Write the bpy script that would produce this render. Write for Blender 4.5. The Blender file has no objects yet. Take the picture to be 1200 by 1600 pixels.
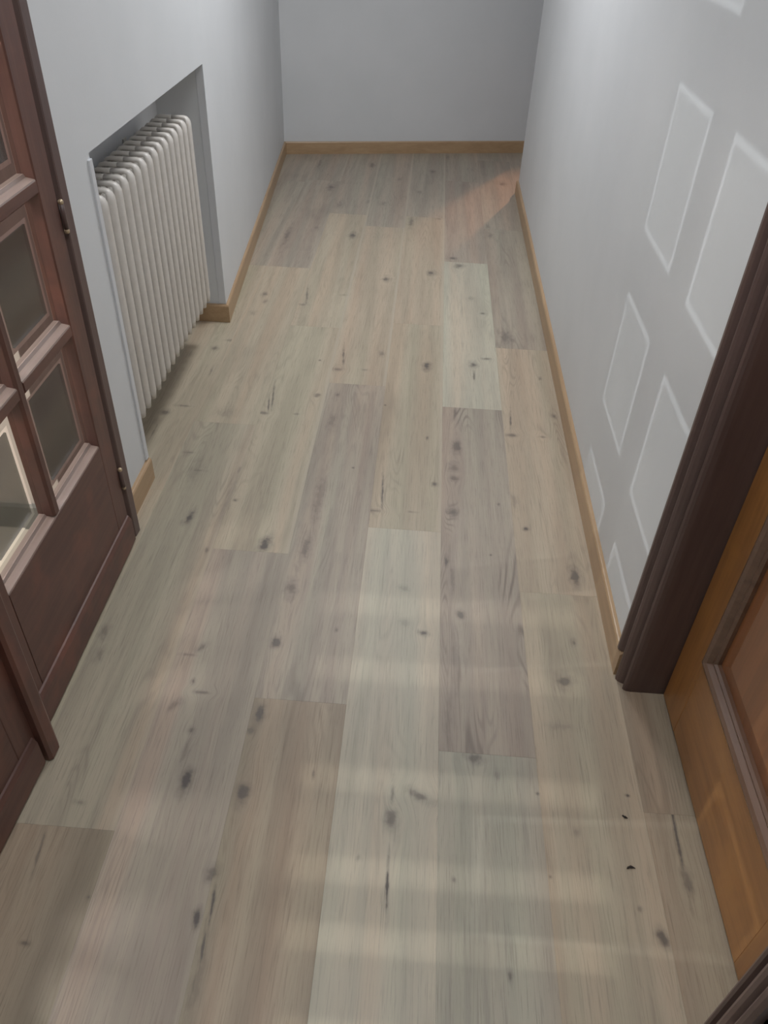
import bpy, bmesh, math, random
from mathutils import Vector, Matrix
random.seed(7)
sc = bpy.context.scene
COL = sc.collection

# ------------------------------------------------------------------ camera
RT = Matrix(((0.99731, 0.06826, -0.02726), (0.06341, -0.63203, 0.77234), (0.03549, -0.77199, -0.63465)))
F = 1224.0
CAMZ = 1.5
cam = bpy.data.cameras.new('camera')
cam.sensor_fit = 'VERTICAL'
cam.sensor_height = 24.0
cam.lens = F / 1600 * 24.0
cam.clip_start = 0.02
co = bpy.data.objects.new('camera', cam)
COL.objects.link(co)
r3 = RT @ Matrix(((1, 0, 0), (0, -1, 0), (0, 0, -1)))
q = r3.to_quaternion().normalized()
co.matrix_world = Matrix.Translation((0, 0, CAMZ)) @ q.to_matrix().to_4x4()
sc.camera = co

# ------------------------------------------------------------------ light and exposure
w = bpy.data.worlds.new('world')
w.use_nodes = True
w.node_tree.nodes['Background'].inputs[0].default_value = (0.62, 0.72, 0.85, 1)
w.node_tree.nodes['Background'].inputs[1].default_value = 0.25
sc.world = w
vs = sc.view_settings
vs.view_transform = 'Standard'
vs.look = 'None'
vs.gamma = 1
vs.use_curve_mapping = False
vs.exposure = 0.75


def lamp(name, kind, loc, power, color, target=None, **kw):
    d = bpy.data.lights.new(name, kind)
    d.energy = power
    d.color = color
    for k, v in kw.items():
        setattr(d, k, v)
    o = bpy.data.objects.new(name, d)
    o.location = loc
    if target is not None:
        o.rotation_euler = (Vector(target) - Vector(loc)).to_track_quat('-Z', 'Y').to_euler()
    COL.objects.link(o)
    return o


lamp('ceiling_lamp_light', 'AREA', (-0.15, 3.3, 2.46), 14.5, (0.98, 0.98, 1.0), (-0.15, 3.3, 0), shape='DISK', size=0.5)
lamp('near_fill_light', 'AREA', (0.0, 0.7, 2.46), 7.6, (0.95, 0.98, 1.0), (0.0, 0.7, 0), shape='DISK', size=0.6)  # added unseen fill, lifts the near end of the corridor
lamp('side_room_fill_light', 'AREA', (-1.9, 0.85, 2.44), 38.0, (1.0, 0.96, 0.92), (-1.9, 0.95, 0), shape='DISK', size=0.4)  # added fill, brightens the side room behind the panes
lamp('glint_light', 'SPOT', (-3.067, 0.70, 1.415), 70.0, (0.93, 0.98, 1.0), (0.55, 1.5, 0.75), spot_size=math.radians(80), spot_blend=0.4, shadow_soft_size=0.011)
lamp('doorway_sun_light', 'SPOT', (1.39, 7.14, 1.7), 60.0, (1.0, 0.45, 0.22), (0.42, 4.80, 0), spot_size=math.radians(21), spot_blend=0.9, shadow_soft_size=0.05)
lamp('slat_band_light', 'SPOT', (0.12, -4.5, 3.2), 760.0, (1.0, 0.95, 0.87), (0.12, 0.9, 0), spot_size=math.radians(24), spot_blend=0.6, shadow_soft_size=0.018)  # added spot outside, throws floor bands through the added slats


# ------------------------------------------------------------------ materials
def newmat(name):
    m = bpy.data.materials.new(name)
    m.use_nodes = True
    nt = m.node_tree
    return m, nt, nt.nodes['Principled BSDF']


def N(nt, t, **kw):
    n = nt.nodes.new(t)
    for k, v in kw.items():
        setattr(n, k, v)
    return n


def ramp(nt, fac, stops):
    r = N(nt, 'ShaderNodeValToRGB')
    e = r.color_ramp.elements
    while len(e) < len(stops):
        e.new(0.5)
    for el, (p, c) in zip(e, stops):
        el.position = p
        el.color = (*c, 1)
    nt.links.new(fac, r.inputs[0])
    return r.outputs[0]


def mixc(nt, fac, a, b):
    n = N(nt, 'ShaderNodeMix', data_type='RGBA')
    for sock, v in ((n.inputs[0], fac), (n.inputs[6], a), (n.inputs[7], b)):
        if isinstance(v, (int, float)):
            sock.default_value = v
        elif isinstance(v, tuple):
            sock.default_value = (*v, 1)
        else:
            nt.links.new(v, sock)
    return n.outputs[2]


def math_(nt, op, a, b=0.0, clamp=False):
    n = N(nt, 'ShaderNodeMath', operation=op, use_clamp=clamp)
    for s, v in zip(n.inputs, (a, b)):
        if isinstance(v, (int, float)):
            s.default_value = v
        else:
            nt.links.new(v, s)
    return n.outputs[0]


def scaled(nt, vec, s):
    n = N(nt, 'ShaderNodeVectorMath', operation='MULTIPLY')
    nt.links.new(vec, n.inputs[0])
    n.inputs[1].default_value = s
    return n.outputs[0]


def noise(nt, vec, detail=3.0, dist=0.0, rough=0.55):
    n = N(nt, 'ShaderNodeTexNoise')
    n.inputs['Scale'].default_value = 1.0
    n.inputs['Detail'].default_value = detail
    n.inputs['Roughness'].default_value = rough
    n.inputs['Distortion'].default_value = dist
    nt.links.new(vec, n.inputs['Vector'])
    return n.outputs['Fac']


def maprange(nt, v, a, b, c=0.0, d=1.0, smooth=True):
    n = N(nt, 'ShaderNodeMapRange', interpolation_type='SMOOTHSTEP' if smooth else 'LINEAR')
    for s, x in zip(n.inputs[1:5], (a, b, c, d)):
        s.default_value = x
    nt.links.new(v, n.inputs[0])
    return n.outputs[0]


def bump(nt, h, bsdf, strength, dist=0.001):
    b = N(nt, 'ShaderNodeBump')
    b.inputs['Strength'].default_value = strength
    b.inputs['Distance'].default_value = dist
    nt.links.new(h, b.inputs['Height'])
    nt.links.new(b.outputs[0], bsdf.inputs['Normal'])


def mat_paint(name, a, b, rough=0.6, scale=3.0, bumpk=0.25):
    m, nt, p = newmat(name)
    tc = N(nt, 'ShaderNodeTexCoord')
    n1 = noise(nt, scaled(nt, tc.outputs['Object'], (scale,) * 3), 4)
    c = ramp(nt, n1, [(0.35, a), (0.65, b)])
    nt.links.new(c, p.inputs['Base Color'])
    p.inputs['Roughness'].default_value = rough
    n2 = noise(nt, scaled(nt, tc.outputs['Object'], (120,) * 3), 3)
    bump(nt, n2, p, bumpk, 0.0008)
    return m


def mat_wood(name, light, dark, axis, rough=0.4, wear=None, coat=0.0):
    """plain varnished or painted wood, grain along the axis (0, 1 or 2) of the object"""
    m, nt, p = newmat(name)
    tc = N(nt, 'ShaderNodeTexCoord')
    s1, s2 = [26.0] * 3, [110.0] * 3
    s1[axis] = 1.6
    s2[axis] = 5.0
    a = noise(nt, scaled(nt, tc.outputs['Object'], tuple(s1)), 4, 0.4)
    b = noise(nt, scaled(nt, tc.outputs['Object'], tuple(s2)), 4)
    f = math_(nt, 'ADD', math_(nt, 'MULTIPLY', a, 0.65), math_(nt, 'MULTIPLY', b, 0.35))
    c = ramp(nt, f, [(0.36, dark), (0.62, light)])
    if wear:
        big = noise(nt, scaled(nt, tc.outputs['Object'], (7, 7, 7)), 3)
        c = mixc(nt, maprange(nt, big, 0.5, 0.72, 0, 0.75), c, wear)
    nt.links.new(c, p.inputs['Base Color'])
    p.inputs['Roughness'].default_value = rough
    p.inputs['Coat Weight'].default_value = coat
    p.inputs['Coat Roughness'].default_value = 0.3
    bump(nt, b, p, 0.25, 0.0006)
    return m


def mat_plain(name, c, rough=0.4, metal=0.0):
    m, nt, p = newmat(name)
    p.inputs['Roughness'].default_value = rough
    p.inputs['Metallic'].default_value = metal
    tc = N(nt, 'ShaderNodeTexCoord')
    n1 = noise(nt, scaled(nt, tc.outputs['Object'], (40,) * 3), 3)
    nt.links.new(ramp(nt, n1, [(0.3, tuple(x * 0.92 for x in c)), (0.7, c)]), p.inputs['Base Color'])
    return m


def mat_glass(name, tint, gloss):
    m = bpy.data.materials.new(name)
    m.use_nodes = True
    nt = m.node_tree
    nt.nodes.clear()
    out = N(nt, 'ShaderNodeOutputMaterial')
    tr = N(nt, 'ShaderNodeBsdfTransparent')
    tr.inputs[0].default_value = (*tint, 1)
    gl = N(nt, 'ShaderNodeBsdfGlossy')
    gl.inputs['Roughness'].default_value = 0.08
    gl.inputs[0].default_value = (0.9, 0.9, 0.9, 1)
    fr = N(nt, 'ShaderNodeFresnel')
    fr.inputs[0].default_value = 1.45
    mx = N(nt, 'ShaderNodeMixShader')
    nt.links.new(math_(nt, 'MULTIPLY', fr.outputs[0], gloss), mx.inputs[0])
    nt.links.new(tr.outputs[0], mx.inputs[1])
    nt.links.new(gl.outputs[0], mx.inputs[2])
    nt.links.new(mx.outputs[0], out.inputs[0])
    return m


def mat_refract(name):
    m, nt, p = newmat(name)
    p.inputs['Base Color'].default_value = (0.36, 0.36, 0.35, 1)
    p.inputs['Transmission Weight'].default_value = 1.0
    p.inputs['Roughness'].default_value = 0.12
    p.inputs['IOR'].default_value = 1.04
    return m


WALL = mat_paint('white_wall_paint', (0.685, 0.705, 0.72), (0.715, 0.732, 0.748))
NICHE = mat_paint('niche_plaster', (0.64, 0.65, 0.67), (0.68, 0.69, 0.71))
BEAD = mat_paint('corner_bead_paint', (0.68, 0.70, 0.73), (0.73, 0.745, 0.77), 0.4)
CEIL = mat_paint('ceiling_paint', (0.75, 0.75, 0.75), (0.78, 0.78, 0.78))
SKIRT = {a: mat_wood('beech_skirting_%d' % a, (0.48, 0.33, 0.195), (0.40, 0.265, 0.15), a, 0.35) for a in (0, 1)}
DARK = {a: mat_wood('mahogany_stain_%d' % a, (0.155, 0.074, 0.056), (0.100, 0.047, 0.038), a, 0.42, (0.200, 0.080, 0.056)) for a in (1, 2)}
FADED_LIT = {1: mat_wood('worn_lit_brown_paint', (0.34, 0.265, 0.235), (0.25, 0.185, 0.160), 1, 0.35)}  # worn paint, with the light on upward faces painted in
FRAME = mat_wood('brown_frame_paint', (0.145, 0.094, 0.083), (0.105, 0.066, 0.059), 2, 0.38)
HONEY = {a: mat_wood('honey_varnish_%d' % a, (0.40, 0.185, 0.055), (0.27, 0.115, 0.033), a, 0.33, (0.43, 0.20, 0.055), 0.3) for a in (1, 2)}
HPANEL = mat_wood('honey_panel_varnish', (0.32, 0.125, 0.045), (0.22, 0.085, 0.03), 2, 0.33, None, 0.3)
HMOULD = mat_wood('honey_moulding', (0.21, 0.125, 0.085), (0.15, 0.085, 0.055), 1, 0.3, None, 0.3)
CREAM = mat_plain('cream_radiator_enamel', (0.70, 0.665, 0.62), 0.38)
BRASS = mat_plain('worn_brass', (0.62, 0.50, 0.34), 0.35, 0.7)
GLASS = mat_glass('dimmed_glass', (0.54, 0.54, 0.53), 0.6)  # tint dimmed so the clear ring casts brighter lines on the wall
RIM = mat_refract('bevelled_glass')
EDGE = mat_glass('light_ring_glass', (0.94, 0.94, 0.94), 0.6)  # added clear ring, shaped to cast bright pane outlines
TILE = mat_paint('pale_stone_floor', (0.50, 0.45, 0.37), (0.55, 0.50, 0.42), 0.4, 2.0)
GREYSKIRT = mat_plain('grey_stone_skirting', (0.20, 0.20, 0.18), 0.5)
SIDEWALL = mat_paint('side_room_paint', (0.66, 0.585, 0.52), (0.72, 0.64, 0.57))
SLATM = mat_plain('grey_slat_plastic', (0.5, 0.5, 0.48), 0.5)
CRUMB = mat_plain('dark_crumb', (0.03, 0.022, 0.018), 0.8)
SUB = mat_plain('screed', (0.18, 0.16, 0.14), 0.9)


# ------------------------------------------------------------------ mesh helpers
def link(name, me, mat, parent=None, **props):
    o = bpy.data.objects.new(name, me)
    if mat is not None:
        me.materials.append(mat)
    COL.objects.link(o)
    if parent is not None:
        o.parent = parent
    for k, v in props.items():
        o[k] = v
    return o


def finish(bm, name, mat, parent=None, bevel=0.0, smooth=False, **props):
    if bevel:
        bmesh.ops.bevel(bm, geom=bm.edges[:], offset=bevel, segments=1, affect='EDGES', clamp_overlap=True)
    bmesh.ops.recalc_face_normals(bm, faces=bm.faces[:])
    me = bpy.data.meshes.new(name)
    bm.to_mesh(me)
    bm.free()
    if smooth:
        me.polygons.foreach_set('use_smooth', [True] * len(me.polygons))
    return link(name, me, mat, parent, **props)


def add_box(bm, a, b):
    x0, y0, z0 = a
    x1, y1, z1 = b
    v = [bm.verts.new(p) for p in ((x0, y0, z0), (x1, y0, z0), (x1, y1, z0), (x0, y1, z0), (x0, y0, z1), (x1, y0, z1), (x1, y1, z1), (x0, y1, z1))]
    for f in ((0, 3, 2, 1), (4, 5, 6, 7), (0, 1, 5, 4), (1, 2, 6, 5), (2, 3, 7, 6), (3, 0, 4, 7)):
        bm.faces.new([v[i] for i in f])


def add_prism(bm, pts, z0, z1):
    lo = [bm.verts.new((x, y, z0)) for x, y in pts]
    hi = [bm.verts.new((x, y, z1)) for x, y in pts]
    n = len(pts)
    bm.faces.new(lo[::-1])
    bm.faces.new(hi)
    for i in range(n):
        bm.faces.new((lo[i], lo[(i + 1) % n], hi[(i + 1) % n], hi[i]))


def add_sweep(bm, rings):
    """loft closed rings of equal length, capped"""
    vs_ = [[bm.verts.new(p) for p in r] for r in rings]
    n = len(rings[0])
    for a, b in zip(vs_, vs_[1:]):
        for i in range(n):
            bm.faces.new((a[i], a[(i + 1) % n], b[(i + 1) % n], b[i]))
    bm.faces.new(vs_[0][::-1])
    bm.faces.new(vs_[-1])


def box(name, a, b, mat, parent=None, bevel=0.0, **props):
    bm = bmesh.new()
    add_box(bm, a, b)
    return finish(bm, name, mat, parent, bevel, **props)


def empty(name, loc=(0, 0, 0), rz=0.0, **props):
    o = bpy.data.objects.new(name, None)
    o.empty_display_size = 0.1
    o.location = loc
    o.rotation_euler = (0, 0, rz)
    COL.objects.link(o)
    for k, v in props.items():
        o[k] = v
    return o


S = dict(kind='structure')

# ------------------------------------------------------------------ room shell
H = 2.5
WL = -0.802     # left wall face
WR = 0.546      # right wall face
NY0, NY1, NZ, NB = 1.918, 3.022, 0.957, -0.985     # radiator niche
DY = 1.632      # far jamb of the double door
FA, FB = (-0.968, 5.526), (0.642, 5.874)           # far wall line
FS = (FB[1] - FA[1]) / (FB[0] - FA[0])


def fy(x):
    return FA[1] + (x - FA[0]) * FS


bm = bmesh.new()
add_box(bm, (NB, DY + 0.044, 0), (WL, NY0, H))
add_box(bm, (NB, NY0, NZ), (WL, NY1, H))
add_prism(bm, [(WL, NY1), (FA[0], FA[1] + 0.02), (-1.15, FA[1] + 0.02), (-1.15, NY1)], 0, H)
add_box(bm, (-0.99, -0.42, 2.12), (WL, DY + 0.044, H))
add_box(bm, (-0.99, -1.7, 0), (WL, -0.42, H))
finish(bm, 'wall_left', WALL, label='white painted left wall with a radiator recess', category='wall', **S)
bm = bmesh.new()
add_box(bm, (-1.10, NY0, 0), (NB, NY1, NZ + 0.05))
finish(bm, 'wall_niche', NICHE, label='plastered back of the radiator recess', category='wall', **S)

bm = bmesh.new()
add_box(bm, (WR, 1.30, 0), (0.72, 4.945, H))
add_box(bm, (WR, 0.44, 2.06), (0.72, 1.30, H))
add_box(bm, (WR, -1.7, 0), (0.72, 0.44, H))
finish(bm, 'wall_right', WALL, label='white right wall with a free corner, light from glass panes on it', category='wall', **S)

bm = bmesh.new()
T = 0.12
for x0, x1, z0, z1 in ((-1.15, 0.755, 0, H), (0.755, 1.5, 2.05, H), (1.5, 2.1, 0, H)):
    add_prism(bm, [(x0, fy(x0)), (x1, fy(x1)), (x1, fy(x1) + T), (x0, fy(x0) + T)], z0, z1)
finish(bm, 'wall_far', WALL, label='plain white wall closing the far end of the corridor', category='wall', **S)

bm = bmesh.new()
add_box(bm, (2.0, 4.7, 0), (2.1, 6.4, H))
add_box(bm, (0.72, 4.70, 0), (2.0, 4.945, H))
finish(bm, 'wall_side', WALL, label='white wall of the side passage round the corner', category='wall', **S)

bm = bmesh.new()
add_box(bm, (-3.9, -1.8, 0), (-0.05, -1.7, H))
add_box(bm, (0.30, -1.8, 0), (0.8, -1.7, H))
add_box(bm, (-0.05, -1.8, 0), (0.30, -1.7, 1.2))
add_box(bm, (-0.05, -1.8, 1.75), (0.30, -1.7, H))
finish(bm, 'wall_back', WALL, label='white wall behind the entrance with an added window', category='wall', **S)

box('ceiling', (-3.9, -1.8, H), (2.1, 6.4, H + 0.1), CEIL, label='white ceiling of the corridor', category='ceiling', **S)

bm = bmesh.new()
add_box(bm, (-3.9, DY + 0.03, 0), (NB, DY + 0.13, H))
add_box(bm, (-4.0, -1.8, 0), (-3.9, DY + 0.13, H))
finish(bm, 'wall_room', SIDEWALL, label='greyish wall of the side room seen through the glazed door', category='wall', **S)
box('floor_room', (-3.9, -1.7, -0.03), (-0.815, DY + 0.1, -0.001), TILE, label='pale stone floor of the side room behind the glazed door', category='floor', **S)
box('baseboard_room', (-3.9, DY + 0.012, -0.001), (-0.90, DY + 0.03, 0.075), GREYSKIRT, label='grey stone skirting of the side room behind the glass', category='baseboard', **S)

# added slats, unseen behind the camera, gaps shaped to cast the floor bands
slat_root = empty('slat_screen_1', (0.1, -1.75, 1.2), label='added screen of grey slats in the back wall, shaping light bands', category='slat_screen', **S)
gaps = [1.422, 1.475, 1.517, 1.578, 1.661, 1.718]
edges = [1.2] + [g for c in gaps for g in (c - 0.006, c + 0.006)] + [1.75]
for i in range(0, len(edges), 2):
    box('slat', (-0.145, -0.006, edges[i] - 1.2), (0.195, 0.006, edges[i + 1] - 1.2), SLATM, slat_root)
for s in (-0.15, 0.20):
    box('screen_rail', (s - 0.015, -0.02, 0), (s + 0.015, 0.02, 0.55), SLATM, slat_root)


# ------------------------------------------------------------------ floor of oak planks
def ray(px, py):
    return RT @ Vector((px - 600, py - 800, F))


def on_floor(px, py):
    r = ray(px, py)
    t = -CAMZ / r.z
    return r.x * t, r.y * t


# marks in the wood: (pixel x, pixel y, half width, half length in mm, strength, tilt)
MARKS = [
    (258, 645, 14, 16, .55), (287, 634, 20, 5, .5), (239, 677, 3, 40, .5), (350, 645, 30, 30, .25), (420, 632, 3, 45, .7, 8),
    (410, 645, 20, 8, .5), (464, 647, 10, 5, .35), (296, 707, 16, 5, .4), (311, 735, 18, 6, .45), (305, 735, 26, 60, .22),
    (296, 808, 10, 26, .85, -10), (330, 580, 4, 30, .4), (368, 782, 8, 7, .7), (374, 734, 6, 18, .4), (362, 770, 10, 120, .2),
    (414, 850, 14, 32, .85, -8), (323, 860, 5, 12, .5), (519, 660, 12, 45, .35), (552, 731, 4, 4, .7), (500, 775, 14, 100, .35),
    (476, 857, 13, 42, .55), (455, 920, 13, 28, .6), (495, 619, 8, 8, .5), (602, 633, 4, 4, .6), (598, 765, 3, 85, .8, 3),
    (587, 798, 18, 7, .55), (644, 800, 12, 4, .35), (668, 684, 4, 9, .6), (680, 757, 9, 10, .65), (713, 698, 13, 32, .6),
    (711, 645, 6, 30, .5), (710, 730, 15, 22, .5), (710, 747, 13, 14, .5), (708, 800, 14, 20, .6), (698, 878, 6, 16, .7),
    (707, 905, 6, 50, .35), (798, 657, 3, 50, .7, -3), (800, 680, 18, 9, .6), (848, 683, 10, 6, .5), (866, 650, 9, 10, .7),
    (779, 788, 4, 6, .55), (804, 782, 10, 30, .3), (822, 826, 7, 8, .85), (899, 900, 13, 34, .75), (767, 867, 3, 4, .9),
    (517, 293, 18, 45, .6), (582, 258, 16, 40, .55), (500, 256, 10, 90, .35), (531, 320, 14, 60, .4), (552, 368, 18, 32, .75),
    (449, 368, 12, 110, .5), (600, 318, 14, 40, .35), (576, 315, 10, 24, .3), (496, 356, 14, 24, .3),
    (677, 268, 14, 30, .5), (625, 280, 14, 30, .35), (656, 300, 14, 24, .35), (643, 346, 12, 70, .5), (686, 342, 14, 12, .4),
    (785, 287, 20, 34, .6), (700, 246, 14, 60, .35), (763, 354, 10, 40, .35), (766, 368, 14, 30, .4), (708, 404, 18, 16, .65),
    (718, 416, 20, 20, .6), (675, 427, 17, 24, .75), (414, 460, 11, 20, .55), (415, 471, 10, 16, .4), (395, 489, 16, 18, .3),
    (480, 462, 4, 80, .6, 6), (474, 476, 18, 9, .45), (360, 532, 18, 8, .4), (336, 544, 12, 16, .6), (537, 461, 12, 10, .35),
    (537, 558, 4, 70, .65, 5), (527, 577, 18, 9, .5), (571, 578, 12, 6, .4), (427, 618, 3, 80, .7, 6), (497, 617, 10, 10, .5),
    (500, 563, 4, 5, .6), (528, 617, 7, 12, .5), (597, 553, 10, 20, .45), (604, 436, 16, 26, .7), (667, 573, 14, 26, .85),
    (740, 570, 14, 22, .75), (741, 588, 4, 36, .6), (761, 561, 16, 8, .7), (755, 490, 10, 9, .65), (791, 527, 26, 50, .4),
    (844, 592, 6, 10, .45), (736, 467, 16, 20, .25), (164, 988, 12, 22, .45), (156, 1022, 10, 20, .4), (314, 1012, 7, 14, .6, -30),
    (295, 1023, 16, 4, .4), (302, 1064, 5, 8, .6), (316, 1082, 16, 4, .55), (276, 1100, 9, 18, .4, -30), (298, 1142, 8, 8, .5),
    (290, 1222, 11, 24, .9, -8), (288, 1180, 8, 30, .3), (378, 1240, 13, 22, .75), (432, 1003, 11, 16, .75), (455, 924, 8, 12, .4),
    (406, 1116, 11, 20, .75), (392, 1142, 8, 10, .5), (490, 1208, 3, 9, .5), (526, 984, 4, 7, .5), (308, 1434, 7, 15, .9),
    (331, 1418, 3, 36, .85, 4), (332, 1364, 11, 15, .6), (317, 1480, 3, 30, .8, 4), (306, 1540, 9, 70, .4), (38, 1474, 8, 4, .6),
    (60, 1335, 3, 50, .5, 6), (138, 1402, 4, 4, .6), (124, 1254, 10, 5, .35), (612, 1280, 12, 22, .65), (613, 1243, 4, 26, .5),
    (605, 1382, 2.6, 46, .9, 1), (657, 1244, 24, 9, .65, -25), (981, 1243, 4, 3, .8), (1037, 1467, 9, 15, .75, 25),
    (1054, 1290, 3.2, 95, .8, -2), (1074, 1376, 10, 20, .55), (797, 1527, 4, 9, .6), (710, 1375, 4, 5, .45), (720, 962, 9, 15, .7),
    (712, 1030, 10, 70, .25), (663, 989, 11, 8, .75), (632, 920, 12, 12, .3), (632, 975, 14, 14, .25), (882, 1065, 17, 20, .65),
    (897, 1005, 6, 10, .6), (742, 1184, 17, 12, .65), (875, 1135, 26, 10, .22), (776, 1212, 5, 14, .35), (900, 1300, 6, 8, .3),
    (840, 1240, 3, 3, .6), (1000, 1420, 4, 5, .4), (560, 1340, 4, 5, .3), (860, 1370, 3, 3, .5), (700, 1130, 8, 60, .25),
]
MARKS_W = []
for mk in MARKS:
    x, y = on_floor(mk[0], mk[1])
    MARKS_W.append((x, y, mk[2] / 850, mk[3] / 850, mk[4], math.radians(mk[5]) if len(mk) > 5 else 0.0))

OAK = bpy.data.node_groups.new('oak_grain', 'ShaderNodeTree')
for nm, ty in (('Vector', 'NodeSocketVector'), ('Light', 'NodeSocketColor'), ('Mid', 'NodeSocketColor'), ('Dark', 'NodeSocketColor'), ('Rings', 'NodeSocketFloat')):
    OAK.interface.new_socket(nm, in_out='INPUT', socket_type=ty)
for nm, ty in (('Color', 'NodeSocketColor'), ('Height', 'NodeSocketFloat'), ('Wobble', 'NodeSocketFloat')):
    OAK.interface.new_socket(nm, in_out='OUTPUT', socket_type=ty)
g_in, g_out = N(OAK, 'NodeGroupInput'), N(OAK, 'NodeGroupOutput')
v0 = g_in.outputs['Vector']
streak = noise(OAK, scaled(OAK, v0, (17, 0.75, 1)), 3, 0.3)
streak2 = noise(OAK, scaled(OAK, v0, (55, 2.2, 1)), 3, 0.2)
fine = noise(OAK, scaled(OAK, v0, (330, 9, 1)), 4, 0.0, 0.65)
cont = noise(OAK, scaled(OAK, v0, (8.5, 0.9, 1)), 1.5, 0.6)
rings = math_(OAK, 'ABSOLUTE', math_(OAK, 'SUBTRACT', math_(OAK, 'FRACT', math_(OAK, 'MULTIPLY', cont, 26.0)), 0.5))
ringl = maprange(OAK, rings, 0.30, 0.02)
c = mixc(OAK, maprange(OAK, streak, 0.36, 0.64), g_in.outputs['Mid'], g_in.outputs['Light'])
hue = noise(OAK, scaled(OAK, v0, (12, 0.35, 1)), 1.5)
tint = ramp(OAK, hue, [(0.34, (0.97, 1.01, 1.0)), (0.5, (1, 1, 1)), (0.66, (1.05, 0.99, 0.97))])
mt_ = N(OAK, 'ShaderNodeMix', data_type='RGBA', blend_type='MULTIPLY')
mt_.inputs[0].default_value = 1.0
OAK.links.new(c, mt_.inputs[6])
OAK.links.new(tint, mt_.inputs[7])
c = mt_.outputs[2]
c = mixc(OAK, maprange(OAK, streak2, 0.52, 0.80, 0, 0.30), c, g_in.outputs['Dark'])
c = mixc(OAK, maprange(OAK, fine, 0.48, 0.72, 0, 0.50), c, g_in.outputs['Dark'])
pore = noise(OAK, scaled(OAK, v0, (520, 26, 1)), 2)
c = mixc(OAK, maprange(OAK, pore, 0.62, 0.76, 0, 0.45), c, g_in.outputs['Dark'])
broad = noise(OAK, scaled(OAK, v0, (6, 1.1, 1)), 3, 0.5)
c = mixc(OAK, maprange(OAK, broad, 0.54, 0.76, 0, 0.38), c, g_in.outputs['Dark'])
patch = maprange(OAK, noise(OAK, scaled(OAK, v0, (9, 2.0, 1)), 2), 0.50, 0.66)
c = mixc(OAK, math_(OAK, 'MULTIPLY', math_(OAK, 'MULTIPLY', ringl, patch), g_in.outputs['Rings']), c, g_in.outputs['Dark'])
OAK.links.new(c, g_out.inputs['Color'])
OAK.links.new(fine, g_out.inputs['Height'])
OAK.links.new(noise(OAK, scaled(OAK, v0, (75, 32, 1)), 3), g_out.inputs['Wobble'])

TONES = {  # light, mid, dark of the printed oak
    'beige': ((0.415, 0.358, 0.285), (0.350, 0.298, 0.236), (0.20, 0.165, 0.135)),
    'warm': ((0.420, 0.350, 0.280), (0.360, 0.295, 0.235), (0.20, 0.160, 0.130)),
    'grey': ((0.350, 0.305, 0.262), (0.285, 0.242, 0.212), (0.15, 0.128, 0.117)),
    'taupe': ((0.385, 0.335, 0.272), (0.315, 0.272, 0.222), (0.17, 0.145, 0.125)),
    'mauve': ((0.355, 0.302, 0.262), (0.290, 0.242, 0.215), (0.16, 0.130, 0.120)),
    'pale': ((0.460, 0.425, 0.360), (0.400, 0.378, 0.325), (0.24, 0.215, 0.185)),
    'cool': ((0.375, 0.348, 0.300), (0.310, 0.290, 0.255), (0.17, 0.155, 0.140)),
    'brown': ((0.330, 0.270, 0.210), (0.270, 0.215, 0.168), (0.14, 0.108, 0.088)),
}
_AV = (0.37, 0.325, 0.252)
for _k in TONES:
    TONES[_k] = tuple(tuple(1.22 * k_ * (0.82 * c_ + 0.18 * a_ * f_) for c_, a_, k_ in zip(t_, _AV, (1, 1, 0.95))) for t_, f_ in zip(TONES[_k], (1.1, 0.92, 0.5)))
PW = 0.2145
# column start x, [(y start, tone, ring strength)], last y end
COLS = [
    (-1.0, -0.749, [(-0.9, 'grey', .2), (0.45, 'beige', .2), (1.86, 'beige', .3), (3.63, 'grey', .2), (4.95, 'grey', .2)], 5.62),
    (-0.749, -0.5345, [(-0.63, 'brown', .3), (0.77, 'taupe', .3), (2.25, 'beige', .25), (3.63, 'grey', .2), (5.0, 'grey', .2)], 5.66),
    (-0.5345, -0.320, [(-1.2, 'grey', .3), (0.20, 'mauve', .25), (1.612, 'beige', .2), (3.02, 'beige', .2), (4.42, 'grey', .2)], 5.70),
    (-0.320, -0.1055, [(-0.3, 'brown', .2), (1.115, 'grey', .35), (2.567, 'warm', .2), (4.25, 'grey', .2)], 5.74),
    (-0.1055, 0.109, [(-1.0, 'cool', .2), (0.36, 'pale', .2), (1.75, 'beige', .25), (3.10, 'warm', .2), (4.44, 'grey', .2)], 5.79),
    (0.109, 0.3235, [(-0.4, 'cool', .2), (1.010, 'mauve', .8), (2.448, 'pale', .2), (3.815, 'mauve', .2), (5.13, 'grey', .2)], 5.83),
    (0.3235, 0.538, [(-1.2, 'grey', .2), (0.13, 'beige', .3), (1.526, 'warm', .35), (2.93, 'grey', .35), (4.31, 'grey', .2), (5.62, 'grey', .1)], 5.88),
    (0.538, 0.7525, [(-0.5, 'brown', .3), (0.9, 'brown', .3), (4.9, 'grey', .2)], 5.92),
    (0.7525, 0.967, [(4.90, 'grey', .2)], 5.97),
    (0.967, 1.1815, [(4.90, 'beige', .2)], 6.0),
    (1.1815, 1.396, [(4.90, 'grey', .2)], 6.05),
    (1.396, 1.6105, [(4.90, 'warm', .2)], 6.1),
    (1.6105, 1.825, [(4.90, 'grey', .2)], 6.1),
    (1.825, 2.0, [(4.90, 'beige', .2)], 6.1),
]
floor = box('floor', (-1.1, -1.7, -0.05), (2.05, 6.4, -0.0102), SUB, label='corridor floor of grey beige oak planks with dark knots', category='floor', **S)


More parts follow.
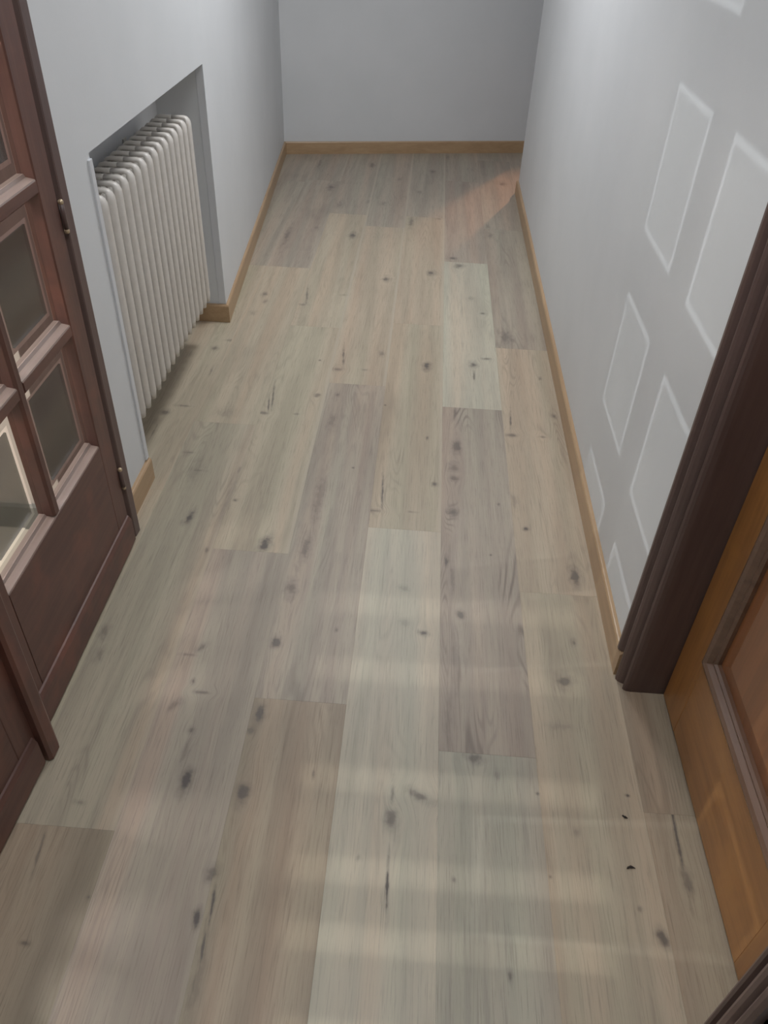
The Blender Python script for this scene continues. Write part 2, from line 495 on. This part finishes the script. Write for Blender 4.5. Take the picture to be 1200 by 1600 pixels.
def oak_mat(idx, tone, rings_, x0, x1, y0, y1, edge):
    m, nt, p = newmat('oak_plank_%02d' % idx)
    tc = N(nt, 'ShaderNodeTexCoord')
    pos = tc.outputs['Object']
    off = N(nt, 'ShaderNodeVectorMath', operation='ADD')
    nt.links.new(pos, off.inputs[0])
    off.inputs[1].default_value = (idx * 3.17, idx * 5.71, 0)
    cx, cy = (x0 + x1) / 2, y0
    mine = [k for k in MARKS_W if x0 - 0.005 < k[0] < x1 + 0.005 and y0 - 0.01 < k[1] < y1 + 0.01]
    vec = off.outputs[0]
    # the grain bends round the larger knots
    for (x, y, rx, ry, s, rot) in mine:
        if rx > 0.0085 and s > 0.45:
            mp = N(nt, 'ShaderNodeMapping', vector_type='TEXTURE')
            mp.inputs['Location'].default_value = (x - cx, y - cy, 0)
            mp.inputs['Scale'].default_value = (rx * 1.7, ry * 3.0, 1000)
            nt.links.new(pos, mp.inputs[0])
            ln = N(nt, 'ShaderNodeVectorMath', operation='LENGTH')
            nt.links.new(mp.outputs[0], ln.inputs[0])
            sx = N(nt, 'ShaderNodeSeparateXYZ')
            nt.links.new(mp.outputs[0], sx.inputs[0])
            k = math_(nt, 'MULTIPLY', math_(nt, 'MULTIPLY', sx.outputs[0], maprange(nt, ln.outputs[1], 2.0, 0.0)), -rx * 1.1)
            cb = N(nt, 'ShaderNodeCombineXYZ')
            nt.links.new(k, cb.inputs[0])
            ad = N(nt, 'ShaderNodeVectorMath', operation='ADD')
            nt.links.new(vec, ad.inputs[0])
            nt.links.new(cb.outputs[0], ad.inputs[1])
            vec = ad.outputs[0]
    g = N(nt, 'ShaderNodeGroup')
    g.node_tree = OAK
    nt.links.new(vec, g.inputs['Vector'])
    for nm, cc in zip(('Light', 'Mid', 'Dark'), TONES[tone]):
        g.inputs[nm].default_value = (*cc, 1)
    g.inputs['Rings'].default_value = rings_
    col = g.outputs['Color']
    sp = N(nt, 'ShaderNodeSeparateXYZ')
    nt.links.new(pos, sp.inputs[0])
    hw = (x1 - x0) / 2
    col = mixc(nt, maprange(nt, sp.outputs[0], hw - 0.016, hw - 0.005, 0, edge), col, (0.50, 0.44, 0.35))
    tot = None
    for (x, y, rx, ry, s, rot) in mine:
        mp = N(nt, 'ShaderNodeMapping', vector_type='TEXTURE')
        mp.inputs['Location'].default_value = (x - cx, y - cy, 0)
        mp.inputs['Rotation'].default_value = (0, 0, rot)
        mp.inputs['Scale'].default_value = (rx, ry, 1000)
        nt.links.new(pos, mp.inputs[0])
        ln = N(nt, 'ShaderNodeVectorMath', operation='LENGTH')
        nt.links.new(mp.outputs[0], ln.inputs[0])
        wob = math_(nt, 'MULTIPLY', math_(nt, 'SUBTRACT', g.outputs['Wobble'], 0.5), 2.2)
        dd = math_(nt, 'ADD', ln.outputs[1], wob)
        f = math_(nt, 'ADD', maprange(nt, dd, 1.9, 0.2, 0, s * 0.55), maprange(nt, dd, 0.95, 0.25, 0, s * 0.5), True)
        tot = f if tot is None else math_(nt, 'MAXIMUM', tot, f)
    if tot is not None:
        col = mixc(nt, tot, col, (0.095, 0.082, 0.078))
    nt.links.new(col, p.inputs['Base Color'])
    p.inputs['Roughness'].default_value = 0.46
    p.inputs['Specular IOR Level'].default_value = 0.45
    bump(nt, g.outputs['Height'], p, 0.22, 0.0005)
    return m


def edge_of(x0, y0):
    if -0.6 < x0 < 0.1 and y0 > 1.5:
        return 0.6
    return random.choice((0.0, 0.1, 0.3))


idx = 0
for x0, x1, rows, yend in COLS:
    for j, (y0, tone, rg) in enumerate(rows):
        y1 = rows[j + 1][0] if j + 1 < len(rows) else yend
        if x0 > 0.53 and x0 < 0.7 and y0 == 0.9:
            y1 = 1.30
        bm = bmesh.new()
        hw, L_ = (x1 - x0) / 2, y1 - y0
        g = 0.00005
        c_ = 0.0002
        add_prism(bm, [(-hw + g, g), (hw - g, g), (hw - g, L_ - g), (-hw + g, L_ - g)], -0.010, 0.0)
        top = [e for e in bm.edges if all(v.co.z > -0.001 for v in e.verts)]
        bmesh.ops.bevel(bm, geom=top, offset=c_, segments=1, affect='EDGES')
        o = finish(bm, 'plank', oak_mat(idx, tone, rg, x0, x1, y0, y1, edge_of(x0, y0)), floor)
        o.location = ((x0 + x1) / 2, y0, 0)
        idx += 1


# ------------------------------------------------------------------ skirting boards
BH = 0.076


def skirt(name, pts, label, axis):
    """board of 13 mm laid along a line of face points; pts = [(face x, y, wall x, y)...]"""
    bm = bmesh.new()
    rings_ = []
    for fx, fy_, wx, wy in pts:
        d = Vector((wx - fx, wy - fy_))
        e = Vector((fx, fy_)) + d * 0.25
        rings_.append([(fx, fy_, 0), (fx, fy_, BH - 0.006), (e.x, e.y, BH - 0.001), (e.x + d.x * .2, e.y + d.y * .2, BH), (wx, wy, BH), (wx, wy, 0)])
    add_sweep(bm, rings_)
    return finish(bm, name, SKIRT[axis], label=label, category='baseboard', **S)


t = 0.013
skirt('baseboard_right', [(WR - t, 1.262, WR, 1.262), (WR - t, 4.945 + t, WR, 4.945), (0.72, 4.945 + t, 0.72, 4.945)], 'light wood skirting along the right wall ending at the free corner', 1)
skirt('baseboard_left', [(WL + t, DY + 0.046, WL, DY + 0.046), (WL + t, NY0 - 0.0, WL, NY0 - 0.0)], 'short light wood skirting between the glazed door and the radiator recess', 1)
skirt('baseboard_recess', [(NB, NY1 - t, NB, NY1), (WL + t, NY1 - t, WL, NY1), (FA[0] + t, FA[1], FA[0], FA[1])], 'light wood skirting turning out of the radiator recess along the left wall', 1)
n_ = Vector((FS, -1)).normalized() * t
a_, b_ = (-0.968, fy(-0.968)), (0.755, fy(0.755))
skirt('baseboard_far', [(a_[0] + n_.x, a_[1] + n_.y, *a_), (b_[0] + n_.x, b_[1] + n_.y, *b_)], 'light wood skirting under the white far wall', 0)

# corner guards of the recess
bm = bmesh.new()
add_box(bm, (WL - 0.002, NY0 - 0.019, 0.079), (WL + 0.0055, NY0 + 0.001, NZ - 0.012))
finish(bm, 'trim_1', BEAD, None, 0.001, label='thin white corner strip on the near edge of the radiator recess', category='trim', **S)
bm = bmesh.new()
add_box(bm, (WL - 0.028, NY1 - 0.003, 0.079), (WL + 0.0005, NY1 + 0.001, NZ))
finish(bm, 'trim_2', BEAD, None, 0.001, label='thin grey corner strip on the far edge of the radiator recess', category='trim', **S)

# ------------------------------------------------------------------ radiator
rad = empty('radiator', (-0.87, 2.40, 0), label='cream steel column radiator standing in the recess of the left wall', category='radiator')


def add_tube(bm, path, rx, ry, n=10):
    """flattened tube along a path in the xz plane; rx is the width in y, ry the thickness in the plane"""
    P = [Vector(p) for p in path]
    rings_ = []
    for i, p in enumerate(P):
        a = P[max(i - 1, 0)]
        b = P[min(i + 1, len(P) - 1)]
        tg = (b - a).normalized()
        nrm = Vector((tg.z, 0, -tg.x))
        rings_.append([tuple(p + nrm * (ry[i] * math.cos(u)) + Vector((0, rx[i] * math.sin(u), 0))) for u in (2 * math.pi * k / n for k in range(n))])
    add_sweep(bm, rings_)


def section_mesh():
    bm = bmesh.new()
    zt, zb = 0.838, 0.175
    # front and rear columns running into a flat head, thinner than the columns
    for xs in (0.052, -0.052):
        q_ = 1 if xs > 0 else -1
        add_tube(bm, [(xs, 0, zb + 0.006), (xs, 0, zb + 0.03), (xs, 0, zt - 0.035), (xs, 0, zt - 0.022), (xs - q_ * .002, 0, zt - 0.014), (xs - q_ * .006, 0, zt - 0.0085), (xs - q_ * .012, 0, zt - 0.0065), (0, 0, zt - 0.0065)],
                 [0.011, 0.0205, 0.0205, 0.0190, 0.0155, 0.0138, 0.0125, 0.0118], [0.008, 0.0105, 0.0105, 0.0100, 0.009, 0.0075, 0.0065, 0.0065])
        add_tube(bm, [(xs - q_ * .001, 0, zb + 0.035), (xs - q_ * .002, 0, zb + 0.016), (xs - q_ * .012, 0, zb + 0.007), (0, 0, zb + 0.007)], [0.0165, 0.0145, 0.012, 0.0115], [0.009, 0.008, 0.0065, 0.0065])
    for xs in (0.0175, -0.0175):
        add_tube(bm, [(xs, 0, zb + 0.01), (xs, 0, zt - 0.01)], [0.0165] * 2, [0.0095] * 2)
    # hubs where the sections are joined
    for z in (zb + 0.04, zt - 0.045):
        for r0 in (0.021,):
            rings_ = [[(0 + r0 * math.cos(u), yy, z + r0 * math.sin(u)) for u in (2 * math.pi * k / 10 for k in range(10))] for yy in (-0.0276, 0.0276)]
            add_sweep(bm, rings_)
    bmesh.ops.recalc_face_normals(bm, faces=bm.faces[:])
    me = bpy.data.meshes.new('radiator_section')
    bm.to_mesh(me)
    bm.free()
    me.polygons.foreach_set('use_smooth', [True] * len(me.polygons))
    me.materials.append(CREAM)
    return me


sm = section_mesh()
for k in range(16):
    o = bpy.data.objects.new('radiator_section', sm)
    COL.objects.link(o)
    o.parent = rad
    o.location = (0, 1.985 + 0.0555 * k - 2.40, 0)
for yy in (2.15, 2.65):
    bm = bmesh.new()
    for z in (0.24, 0.76):
        add_box(bm, (-0.112, yy - 2.4 - 0.012, z - 0.012), (-0.03, yy - 2.4 + 0.012, z + 0.004))
    add_box(bm, (-0.1148, yy - 2.4 - 0.014, 0.2), (-0.110, yy - 2.4 + 0.014, 0.8))
    finish(bm, 'wall_bracket', CREAM, rad)

# ------------------------------------------------------------------ glazed double door on the left
RZ = [0.372, 0.697, 1.006, 1.315, 1.624]   # top edges of sill and cross bars
BAR = 0.029
DT = 0.040


def chamfer_bar(name, a, b, parent, mat, e=0.003):
    return box(name, a, b, mat, parent, e)


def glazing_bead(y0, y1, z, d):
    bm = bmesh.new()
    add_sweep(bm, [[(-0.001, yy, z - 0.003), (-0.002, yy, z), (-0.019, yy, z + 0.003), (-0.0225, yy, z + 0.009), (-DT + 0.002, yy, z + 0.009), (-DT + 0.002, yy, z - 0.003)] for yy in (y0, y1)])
    return finish(bm, 'glazing_bead', FADED_LIT[1], d, label='worn glazing bead, paler with painted-in light')


def glazed_leaf(name, loc, rz, width, hinge_far, label, far_bars):
    """leaf in its own frame: x = -DT..0 (hall face at 0), y from 0 (hinge) towards -width or +width"""
    d = empty(name, loc, rz, label=label, category='door', **S)
    s = -1.0 if hinge_far else 1.0

    def yb(a, b):
        return (min(s * a, s * b), max(s * a, s * b))
    hs, ms = 0.072, 0.085                       # hinge stile, meeting stile
    top = 2.04
    y0, y1 = yb(0, hs)
    chamfer_bar('stile', (-DT, y0, 0.012), (0, y1, top), d, DARK[2])
    y0, y1 = yb(width - ms, width)
    chamfer_bar('stile', (-DT, y0, 0.012), (0, y1, top), d, DARK[2])
    y0, y1 = yb(hs, width - ms)
    chamfer_bar('top_rail', (-DT, y0, RZ[-1] + 0.281), (0, y1, top), d, DARK[1])
    # tall bottom rail, its upper edge sloping to the glass
    bm = bmesh.new()
    rings_ = [[(-DT, yy, 0.012), (0, yy, 0.012), (0, yy, RZ[0] - 0.003), (-DT, yy, RZ[0] - 0.003)] for yy in (y0, y1)]
    add_sweep(bm, rings_)
    finish(bm, 'bottom_rail', DARK[1], d)
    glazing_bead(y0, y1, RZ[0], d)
    # weather board along the foot
    ya, yc = yb(0.004, width - 0.03)
    bm = bmesh.new()
    rings_ = [[(0.0, yy, 0.010), (0.010, yy, 0.010), (0.010, yy, 0.082), (0.004, yy, 0.094), (0.0, yy, 0.096)] for yy in (ya, yc)]
    add_sweep(bm, rings_)
    finish(bm, 'weather_board', DARK[1], d)
    ym0, ym1 = yb(far_bars, far_bars + 0.028)
    bm = bmesh.new()
    rings_ = [[(-DT, ym0, z), (-0.006, ym0, z), (0, ym0 + 0.006, z), (0, ym1 - 0.006, z), (-0.006, ym1, z), (-DT, ym1, z)] for z in (RZ[0] + 0.004, RZ[-1] + 0.281)]
    add_sweep(bm, rings_)
    finish(bm, 'muntin', DARK[2], d)
    cols_ = (yb(hs, far_bars), yb(far_bars + 0.028, width - ms))
    for (p0, p1) in cols_:
        for z in RZ[1:]:
            bm = bmesh.new()
            rings_ = [[(-DT, yy, z - BAR), (-0.005, yy, z - BAR), (0, yy, z - BAR + 0.005), (0, yy, z - 0.003), (-DT, yy, z - 0.003)] for yy in (p0, p1)]
            add_sweep(bm, rings_)
            finish(bm, 'cross_bar', DARK[1], d)
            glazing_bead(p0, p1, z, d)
        for i, z in enumerate(RZ):
            z0 = z + 0.004
            z1 = RZ[i + 1] - BAR if i + 1 < len(RZ) else RZ[-1] + 0.281
            R1, R2 = 0.034, 0.044
            # dimmed middle, added clear ring casting bright lines, bevelled border falling to the edge
            mid = box('pane', (-0.0265, p0 + R2, z0 + R2), (-0.0225, p1 - R2, z1 - R2), GLASS, d)
            for nm, ra, rb, xa, xb, mt in (('light_ring', R1, R2, -0.0233, -0.0225, EDGE), ('bevel', 0.0, R1, -0.0255, -0.0233, RIM)):
                bm = bmesh.new()
                outer = [(p0 + ra, z0 + ra), (p1 - ra, z0 + ra), (p1 - ra, z1 - ra), (p0 + ra, z1 - ra)]
                inner = [(p0 + rb, z0 + rb), (p1 - rb, z0 + rb), (p1 - rb, z1 - rb), (p0 + rb, z1 - rb)]
                vo = [bm.verts.new((xa, *q_)) for q_ in outer]
                vi = [bm.verts.new((xb, *q_)) for q_ in inner]
                for k in range(4):
                    bm.faces.new((vo[k], vo[(k + 1) % 4], vi[(k + 1) % 4], vi[k]))
                finish(bm, nm, mt, mid)
    # hinges: knuckle with two turned tips
    for z in (0.215, 0.908, 1.80):
        bm = bmesh.new()
        yk = s * -0.005
        rings_ = [[(0.004 + 0.0055 * math.cos(u), yk + 0.0055 * math.sin(u), zz) for u in (2 * math.pi * k / 10 for k in range(10))] for zz in (z - 0.026, z - 0.001, z + 0.001, z + 0.026)]
        add_sweep(bm, rings_)
        h = finish(bm, 'hinge', FRAME, d, smooth=True)
        for zz in (z - 0.030, z + 0.030):
            bm = bmesh.new()
            bmesh.ops.create_uvsphere(bm, u_segments=8, v_segments=6, radius=0.0062)
            bmesh.ops.translate(bm, vec=(0.004, yk, zz), verts=bm.verts[:])
            finish(bm, 'hinge_tip', BRASS, h, smooth=True)
    return d


LX = -0.765
d1 = glazed_leaf('door_1', (LX, 1.623, 0), 0.0, 0.669, True, 'brown glazed door leaf with bevelled panes beside the radiator wall', 0.072 + 0.248)
d2 = glazed_leaf('door_2', (LX + 0.003, 0.262, 0), -math.radians(2.4), 0.672, False, 'nearer brown glazed door leaf, slightly ajar, with a cover strip', 0.072 + 0.248)
# cover strip on the meeting edge of the nearer leaf
bm = bmesh.new()
rings_ = [[(0.0, 0.650, z), (0.014, 0.650, z), (0.020, 0.656, z), (0.020, 0.684, z), (0.014, 0.694, z), (-0.0275, 0.694, z), (-0.0275, 0.6725, z), (0.0, 0.6725, z)] for z in (0.004, 2.04)]
add_sweep(bm, rings_)
finish(bm, 'cover_strip', DARK[2], d2)

bm = bmesh.new()
add_prism(bm, [(-0.98, DY), (LX - 0.008, DY), (LX + 0.004, DY + 0.006), (LX + 0.006, DY + 0.036), (LX + 0.002, DY + 0.044), (-0.98, DY + 0.044)], 0, 2.12)
add_prism(bm, [(-0.98, 0.21), (LX + 0.004, 0.21), (LX + 0.004, 0.256), (-0.98, 0.256)], 0, 2.12)
add_box(bm, (-0.98, 0.21, 2.05), (LX + 0.004, DY + 0.044, 2.12))
finish(bm, 'trim_3', FRAME, None, 0.002, label='dark brown frame round the glazed double door on the left', category='door frame', **S)
box('wall_left_near', (-0.98, -0.42, 0), (WL, 0.21, 2.12), WALL, label='white piece of left wall before the double door', category='wall', **S)

# ------------------------------------------------------------------ panelled door on the right
DX = 0.642
d3 = empty('door_3', (DX, 1.208, 0), label='honey coloured panelled wooden door in the right wall', category='door', **S)
W3 = 0.70
st = 0.105
box('stile', (0, -st, 0.006), (0.04, 0, 2.03), HONEY[2], d3, 0.0012)
box('stile', (0, -W3, 0.006), (0.04, -W3 + st, 2.03), HONEY[2], d3, 0.0012)
for z0, z1 in ((0.006, 0.248), (0.92, 1.06), (1.91, 2.03)):
    box('rail', (0.0004, -W3 + st, z0), (0.04, -st, z1), HONEY[1], d3, 0.0012)
for z0, z1 in ((0.248, 0.92), (1.06, 1.91)):
    ya, yb_ = -W3 + st, -st
    # raised panel: flat field, sloping border
    bm = bmesh.new()
    r = []
    for inset, x in ((0.0, 0.030), (0.0, 0.018), (0.030, 0.018), (0.075, 0.010)):
        r.append([(x, ya + inset, z0 + inset), (x, yb_ - inset, z0 + inset), (x, yb_ - inset, z1 - inset), (x, ya + inset, z1 - inset)])
    add_sweep(bm, r)
    finish(bm, 'panel', HPANEL, d3)
    prof = [(0.018, 0.030), (0.010, 0.030), (0.005, 0.026), (0.006, 0.020), (-0.004, 0.014), (-0.008, 0.006), (-0.006, -0.001), (0.001, -0.004)]
    corners = [(ya, z0, 1, 1), (yb_, z0, -1, 1), (yb_, z1, -1, -1), (ya, z1, 1, -1)]
    for k in range(4):
        bm = bmesh.new()
        rings_ = []
        for (cy, cz, sy, sz) in (corners[k], corners[(k + 1) % 4]):
            rings_.append([(x, cy + sy * i_, cz + sz * i_) for x, i_ in prof] + [(0.018, cy - sy * 0.0, cz - sz * 0.0)])
        add_sweep(bm, rings_)
        finish(bm, 'panel_moulding', HMOULD, d3)

# casing of that door: moulded front lip and a flat return down to the leaf
prof_hi = [(WR, 1.290), (0.534, 1.288), (0.529, 1.282), (0.529, 1.275), (0.533, 1.270), (0.543, 1.266), (0.544, 1.262)]
prof_lo = [(WR, 1.262), (0.5445, 1.2618)]
front = [(0.537, 1.256), (0.536, 1.249), (0.539, 1.243), (0.546, 1.238), (0.556, 1.234), (0.557, 1.230), (0.549, 1.2255), (0.5475, 1.221), (0.550, 1.2165), (0.556, 1.2138), (0.566, 1.2125), (DX + 0.0, 1.2125), (DX + 0.05, 1.2125), (DX + 0.05, 1.30), (WR, 1.30)]
bm = bmesh.new()
add_prism(bm, prof_lo + front, 0, 0.079)
add_prism(bm, prof_hi + front, 0.079, 2.08)
mir = [(x, 0.508 - (y - 1.2125) - 0.004) for x, y in prof_hi + front]
add_prism(bm, mir, 0, 2.08)
add_box(bm, (0.535, 0.43, 2.035), (DX + 0.05, 1.30, 2.11))
finish(bm, 'trim_4', FRAME, None, label='dark brown moulded casing of the honey coloured door', category='door casing', **S)
box('wall_right_room', (0.70, 0.40, 0), (0.74, 1.32, H), WALL, label='wall behind the honey coloured door', category='wall', **S)


# ------------------------------------------------------------------ crumbs
def crumb(px, py, l, wd, bend, rz, label):
    x, y = on_floor(px, py)
    bm = bmesh.new()
    n = 7
    rings_ = []
    for i in range(n):
        u = i / (n - 1) * 2 - 1
        rr = wd * math.sqrt(max(0.08, 1 - u * u)) * (1 + 0.25 * math.sin(i * 2.3))
        c0 = Vector((u * l, bend * u * u, wd * 0.55))
        rings_.append([tuple(c0 + Vector((0, rr * math.cos(t_), 0.55 * rr * math.sin(t_)))) for t_ in (2 * math.pi * k / 7 for k in range(7))])
    add_sweep(bm, rings_)
    o = finish(bm, 'crumb', CRUMB, label=label, category='crumb', smooth=True)
    o.location = (x, y, 0.0002)
    o.rotation_euler = (0, 0, rz)


crumb(985, 1355, 0.0085, 0.0028, -0.003, 0.1, 'curved dark crumb on the planks, the one nearer the camera')
crumb(976, 1277, 0.0062, 0.0026, 0.0006, -0.5, 'straight small dark crumb on the planks, the one nearer the door casing')
